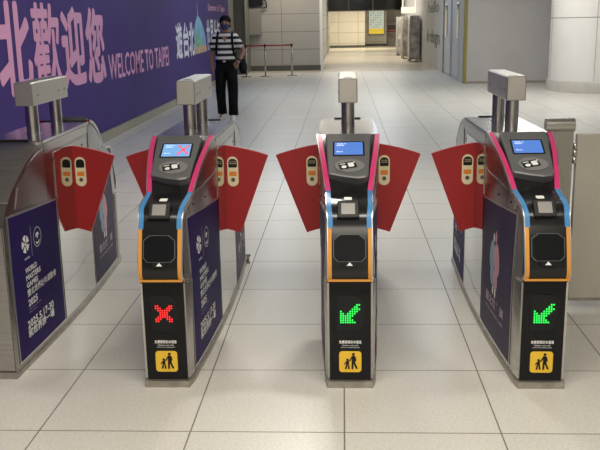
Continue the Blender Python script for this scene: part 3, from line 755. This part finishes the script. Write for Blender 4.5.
def carts():
    specs = [(2.72, 33.2, .38, .95, 1.70, 'plastic', 'nearest of the three tall wrapped roll cages by the right hoarding'),
             (2.66, 35.9, .42, 1.1, 1.69, 'plasticdk', 'middle of the three tall wrapped roll cages by the right hoarding'),
             (2.66, 39.2, .42, 1.1, 1.68, 'plastic', 'farthest of the three tall wrapped roll cages by the right hoarding')]
    for x, y, wx, wy, h, m, lab in specs:
        r = empty('roll_cage', (x, y, 0))
        rings = []; rnd = random.Random(int(y * 10)); N = 28
        for k in range(9):
            z = .10 + (h - .10) * k / 8; ring = []
            for i in range(N):
                a = 2 * PI * i / N; c, s = math.cos(a), math.sin(a)
                px = wx / 2 * math.copysign(abs(c) ** .35, c); py = wy / 2 * math.copysign(abs(s) ** .35, s)
                j = 1 + .06 * math.sin(i * 2.1 + y) + rnd.uniform(-.02, .02) - (.03 if k == 8 else 0)
                ring.append((px * j, py * j, z + rnd.uniform(-.01, .01)))
            rings.append(ring)
        b = MB(); b.ring_loft(rings); b.build('wrap', M[m], r)
        b = MB(); b.box(-wx / 2 - .01, wx / 2 + .01, -wy / 2 - .01, wy / 2 + .01, .085, .115); b.build('base_frame', M['machine'], r)
        b = MB()
        for sx in (-1, 1):
            for sy in (-1, 1):
                b = MB(); b.rod((sx * wx * .45, sy * wy * .45, .1), (sx * wx * .45, sy * wy * .45, h + .01), .014, seg=8); b.build('upright', M['dull'], r)
        for sx in (-1, 1):
            for sy in (-1, 1):
                b = MB(); b.rod((sx * wx * .38 - .02, sy * wy * .42, .05), (sx * wx * .38 + .02, sy * wy * .42, .05), .05, seg=14); b.build('caster', M['rubber'], r)
        tag(r, lab, 'roll cage', 'wrapped roll cages by the hoarding')
carts()

def far_items():
    r = empty('poster_case', (2.12, 53.98, 0))
    b = MB(); b.box(-.50, .50, -.08, 0, .68, 2.35, bevel=.01); b.build('case', M['machine'], r)
    b = MB(); b.box(-.46, .46, -.085, -.08, 1.05, 2.15); b.build('poster_sheet', M['litposter'], r)
    b = MB(); b.box(-.46, .46, -.086, -.08, .74, 1.05); p = b.build('poster_band', M['lityellow'], r)
    b = MB(); b.box(-.46, .46, -.087, -.08, 2.15, 2.3); b.build('poster_header', M['litblue'], r)
    b = MB()
    for i in range(5):
        for j in range(7):
            if (i * 3 + j * 5) % 4: b.box(-.36 + i * .15, -.30 + i * .15, -.0875, -.085, 1.12 + j * .14, 1.17 + j * .14)
    b.build('poster_print', M['artgreen'], r)
    tag(r, 'lit white and yellow poster case on the tan far wall', 'poster case')
    r = empty('ticket_machine', (3.16, 54.9, 0))
    b = MB(); b.box(-.38, .34, -.3, .5, 0, 1.38, bevel=.02); b.build('cabinet', M['machine'], r)
    b = MB(); b.box(-.3, .26, -.31, -.3, .95, 1.25); b.build('panel', M['machinedk'], r)
    b = MB(); b.box(-.3, .26, -.31, -.3, .45, .75); b.build('panel', M['plasticdk'], r)
    b = MB(); b.box(-.34, .30, -.31, -.3, .82, .9); b.build('stripe', M['belt'], r)
    tag(r, 'grey machine with dark panels in the recess beside the lit poster case', 'machine')
    b = MB(); b.box(2.36, 2.95, 34.9, 34.98, 1.80, 2.04, bevel=.01); b.box(2.90, 2.94, 34.9, 34.98, 2.03, CEIL); b.box(2.40, 2.44, 34.9, 34.98, 2.03, CEIL)
    tag(b.build('hanging_panel', M['lightbox']), 'pale lit panel hanging above the wrapped roll cages', 'panel')
far_items()

# ------------------------------------------------------------------ person
def skin_mesh(name, verts, edges, radii, m, parent, root_i=0, sub=2):
    me = bpy.data.meshes.new(name); me.from_pydata(verts, edges, []); o = bpy.data.objects.new(name, me); COL.objects.link(o)
    md = o.modifiers.new('s', 'SKIN'); md.use_smooth_shade = True
    for i, r in enumerate(radii):
        rr = r if isinstance(r, tuple) else (r, r)
        me.skin_vertices[0].data[i].radius = rr; me.skin_vertices[0].data[i].use_root = (i == root_i)
    s = o.modifiers.new('u', 'SUBSURF'); s.levels = sub; s.render_levels = sub
    dg = bpy.context.evaluated_depsgraph_get(); dg.update()
    nm = bpy.data.meshes.new_from_object(o.evaluated_get(dg)); nm.name = name
    bpy.data.objects.remove(o); bpy.data.meshes.remove(me)
    for p in nm.polygons: p.use_smooth = True
    nm.materials.clear(); nm.materials.append(m)
    o = bpy.data.objects.new(name, nm); COL.objects.link(o)
    if parent: o.parent = parent
    return o
def ell(c, rx, ry, n=20, tilt=0):
    return [(c[0] + rx * math.cos(2 * PI * i / n), c[1] + ry * math.sin(2 * PI * i / n), c[2]) for i in range(n)]

def person():
    # local frame: faces -Y (the camera); +X is the image right
    J = {}; V = []; E_ = []; Rr = []
    def add(n, p, r, par=None):
        J[n] = len(V); V.append(p); Rr.append(r)
        if par: E_.append((J[par], J[n]))
    add('pelvis', (0, 0, .88), (.105, .08)); add('belly', (.0, -.01, 1.02), (.110, .085), 'pelvis'); add('chest', (.01, 0, 1.20), (.120, .085), 'belly')
    add('neckb', (.015, 0, 1.36), (.075, .06), 'chest'); add('neck', (.015, -.01, 1.42), (.05, .05), 'neckb')
    add('jaw', (.018, -.035, 1.475), (.062, .066), 'neck'); add('face', (.018, -.025, 1.54), (.074, .084), 'jaw'); add('crown', (.018, -.01, 1.605), (.064, .074), 'face')
    # hanging right arm (image left)
    add('rs', (-.150, 0, 1.315), .045, 'neckb'); add('re', (-.225, .03, 1.06), .038, 'rs'); add('rw', (-.215, -.01, .83), .026, 're'); add('rh', (-.21, -.02, .775), (.018, .034), 'rw')
    # bent left arm, hand at the hip
    add('ls', (.165, 0, 1.315), .045, 'neckb'); add('le', (.305, .03, 1.10), .040, 'ls'); add('lw', (.235, -.10, .945), .027, 'le'); add('lh', (.205, -.125, .900), (.032, .020), 'lw')
    # legs
    add('rhip', (-.075, 0, .80), .068, 'pelvis'); add('rk', (-.10, .02, .47), .062, 'rhip'); add('ra', (-.09, .06, .10), .040, 'rk'); add('rf', (-.095, -.02, .045), .035, 'ra'); add('rt', (-.10, -.10, .032), .028, 'rf')
    add('lhip', (.075, 0, .80), .068, 'pelvis'); add('lk', (.10, -.05, .47), .062, 'lhip'); add('la', (.105, -.10, .09), .040, 'lk'); add('lf', (.11, -.18, .045), .035, 'la'); add('lt', (.115, -.25, .032), .028, 'lf')
    body = skin_mesh('person', V, E_, Rr, M['skin'], None)
    P = body; P.location = (-1.90, 13.95, 0)
    # fingers
    def fingers(base, dirs, parent_name):
        for (b0, p1, p2, r) in dirs:
            skin_mesh('finger', [b0, p1, p2], [(0, 1), (1, 2)], [r, r * .95, r * .8], M['skin'], P, 0, 1)
    fingers(None, [((-.21 + dx * .2, -.02 + dx, .765), (-.212, -.03 + dx * 1.2, .715 - l * .3), (-.205, -.045 + dx * 1.2, .69 - l), .009) for dx, l in ((-.025, .0), (-.008, .012), (.01, .008), (.026, -.01))] +
            [((-.20, -.05, .80), (-.195, -.075, .77), (-.19, -.08, .745), .010)], 'r')
    fingers(None, [((.20 + dx, -.13, .895), (.195 + dx, -.155, .862 - l * .4), (.190 + dx, -.145, .835 - l), .009) for dx, l in ((-.026, .0), (-.008, .012), (.01, .008), (.027, -.008))] +
            [((.175, -.13, .925), (.155, -.14, .905), (.145, -.14, .885), .010)], 'l')
    # polo shirt
    n = 24
    tr = [ell((.0, -.005, .945), .164, .120, n), ell((0, -.008, 1.0), .163, .124, n), ell((.003, -.01, 1.06), .158, .122, n), ell((.008, -.005, 1.16), .166, .122, n), ell((.01, 0, 1.26), .178, .115, n),
          ell((.012, 0, 1.33), .165, .098, n), ell((.014, 0, 1.375), .110, .080, n), ell((.015, -.005, 1.405), .066, .062, n)]
    b = MB(); b.ring_loft(tr)
    b.rod((-.12, 0, 1.325), (-.212, .018, 1.135), .074, .070, seg=18); b.ball((-.13, 0, 1.318), .078)
    b.rod((.13, 0, 1.325), (.262, .024, 1.165), .076, .070, seg=18); b.ball((.15, 0, 1.318), .080)
    b.build('polo_shirt', M['polo'], P)
    b = MB(); b.prism([(-.035, -.122, 1.345), (.065, -.122, 1.345), (.02, -.132, 1.25)], (0, .008, 0)); b.build('collar_opening', M['skin'], P)
    # trousers
    b = MB(); b.ring_loft([ell((0, 0, .975), .155, .115, n), ell((0, 0, .87), .160, .118, n), ell((0, 0, .80), .165, .115, n), ell((0, 0, .76), .150, .10, n)])
    for kx, pts in ((-1, [(-.080, 0, .82, .098), (-.088, .008, .66, .092), (-.10, .02, .47, .083), (-.096, .04, .28, .076), (-.090, .06, .09, .078)]), (1, [(.088, 0, .82, .100), (.10, -.02, .66, .094), (.112, -.05, .47, .085), (.112, -.075, .28, .077), (.114, -.10, .08, .078)])):
        b.ring_loft([ell((x, y, z), r, r * 1.05, 18) for x, y, z, r in pts])
    b.build('trousers', M['trousers'], P)
    b = MB(); b.ring_loft([ell((0, 0, .93), .168, .127, n), ell((0, 0, .962), .168, .127, n)]); be = b.build('belt', M['strap'], P)
    b = MB(); b.box(-.02, .02, -.134, -.125, .932, .960); b.build('buckle', M['chrome'], be)
    # shoes
    for x, y in ((-.095, .02), (.112, -.15)):
        b = MB(); b.ring_loft([ell((x, y - .02, 0.0), .044, .125, 18), ell((x, y - .02, .03), .046, .128, 18), ell((x, y, .06), .040, .095, 18), ell((x, y + .04, .095), .034, .05, 18)]); b.build('shoe', M['shoe'], P)
    # head details
    b = MB(); rings = []
    for k in range(7):
        a = k / 6 * PI / 2; z = 1.570 + .100 * math.sin(a); r = max(.012, math.cos(a))
        rings.append(ell((.018, .022, z + .006), .096 * r, .108 * r, 20))
    b.ring_loft([ell((.018, .060, 1.48), .084, .066, 20)] + rings); b.build('hair', M['hair'], P)
    b = MB(); rings = [ell((.018, -.055, 1.445), .030, .040, 16), ell((.018, -.060, 1.47), .062, .058, 16), ell((.018, -.062, 1.505), .070, .062, 16), ell((.018, -.066, 1.535), .050, .058, 16)]
    b.ring_loft(rings); b.build('face_mask', M['mask'], P)
    for s in (-1, 1):
        b = MB(); b.ball((.018 + s * .030, -.109, 1.556), .010, .006, .006, 10); b.build('eye', M['eye'], P)
        b = MB(); b.box(.018 + s * .030 - .017, .018 + s * .030 + .017, -.115, -.104, 1.572, 1.579); b.build('eyebrow', M['hair'], P)
        b = MB(); b.ball((.018 + s * .082, -.01, 1.535), .012, .022, .032, 10); b.build('ear', M['skin'], P)
    b = MB(); b.ball((.018, -.118, 1.54), .013, .016, .02, 10); b.build('nose', M['skin'], P)
    b = MB(); b.rod((.247, -.085, .965), (.238, -.098, .948), .033, seg=16); b.build('wristwatch', M['blacksat'], P)
    return tag(P, 'person in black and white striped polo and blue mask, one hand at the hip', 'person')
pp = person()
def backpack():
    r = empty('backpack', (-1.90, 13.95, 0))
    b = MB(); b.box(-.15, .16, .12, .27, .93, 1.34, bevel=.04); b.build('pack', M['strap'], r)
    for s in (-1, 1):
        b = MB(); pts = [(.012 + s * .115, .13, 1.34), (.012 + s * .115, .0, 1.405), (.012 + s * .118, -.085, 1.345), (.012 + s * .125, -.130, 1.24), (.012 + s * .14, -.12, 1.10), (.012 + s * .155, 0, 1.0), (.012 + s * .14, .13, .98)]
        for a, c in zip(pts, pts[1:]): b.rod(a, c, .019, seg=8)
        b.build('shoulder_strap', M['strap'], r)
    tag(r, 'black backpack worn on both shoulders by the person in stripes', 'backpack')
    b = MB(); rings = []
    for k, (z, rx, ry, dx) in enumerate(((.985, .03, .03, -.02), (.95, .055, .05, 0), (.88, .075, .06, .015), (.80, .065, .055, .02), (.74, .025, .03, .03))):
        rings.append([(x + .03 * math.sin(i * 1.7), y, z) for i, (x, y, z) in enumerate(ell((.255 + dx, .05, z), rx * .62, ry * .8, 16))])
    b.ring_loft(rings); o = b.build('dark_bag', M['strap']); o.location = (-1.90, 13.95, 0)
    tag(o, 'small dark bag hanging at the hip of the person in stripes', 'bag')
backpack()
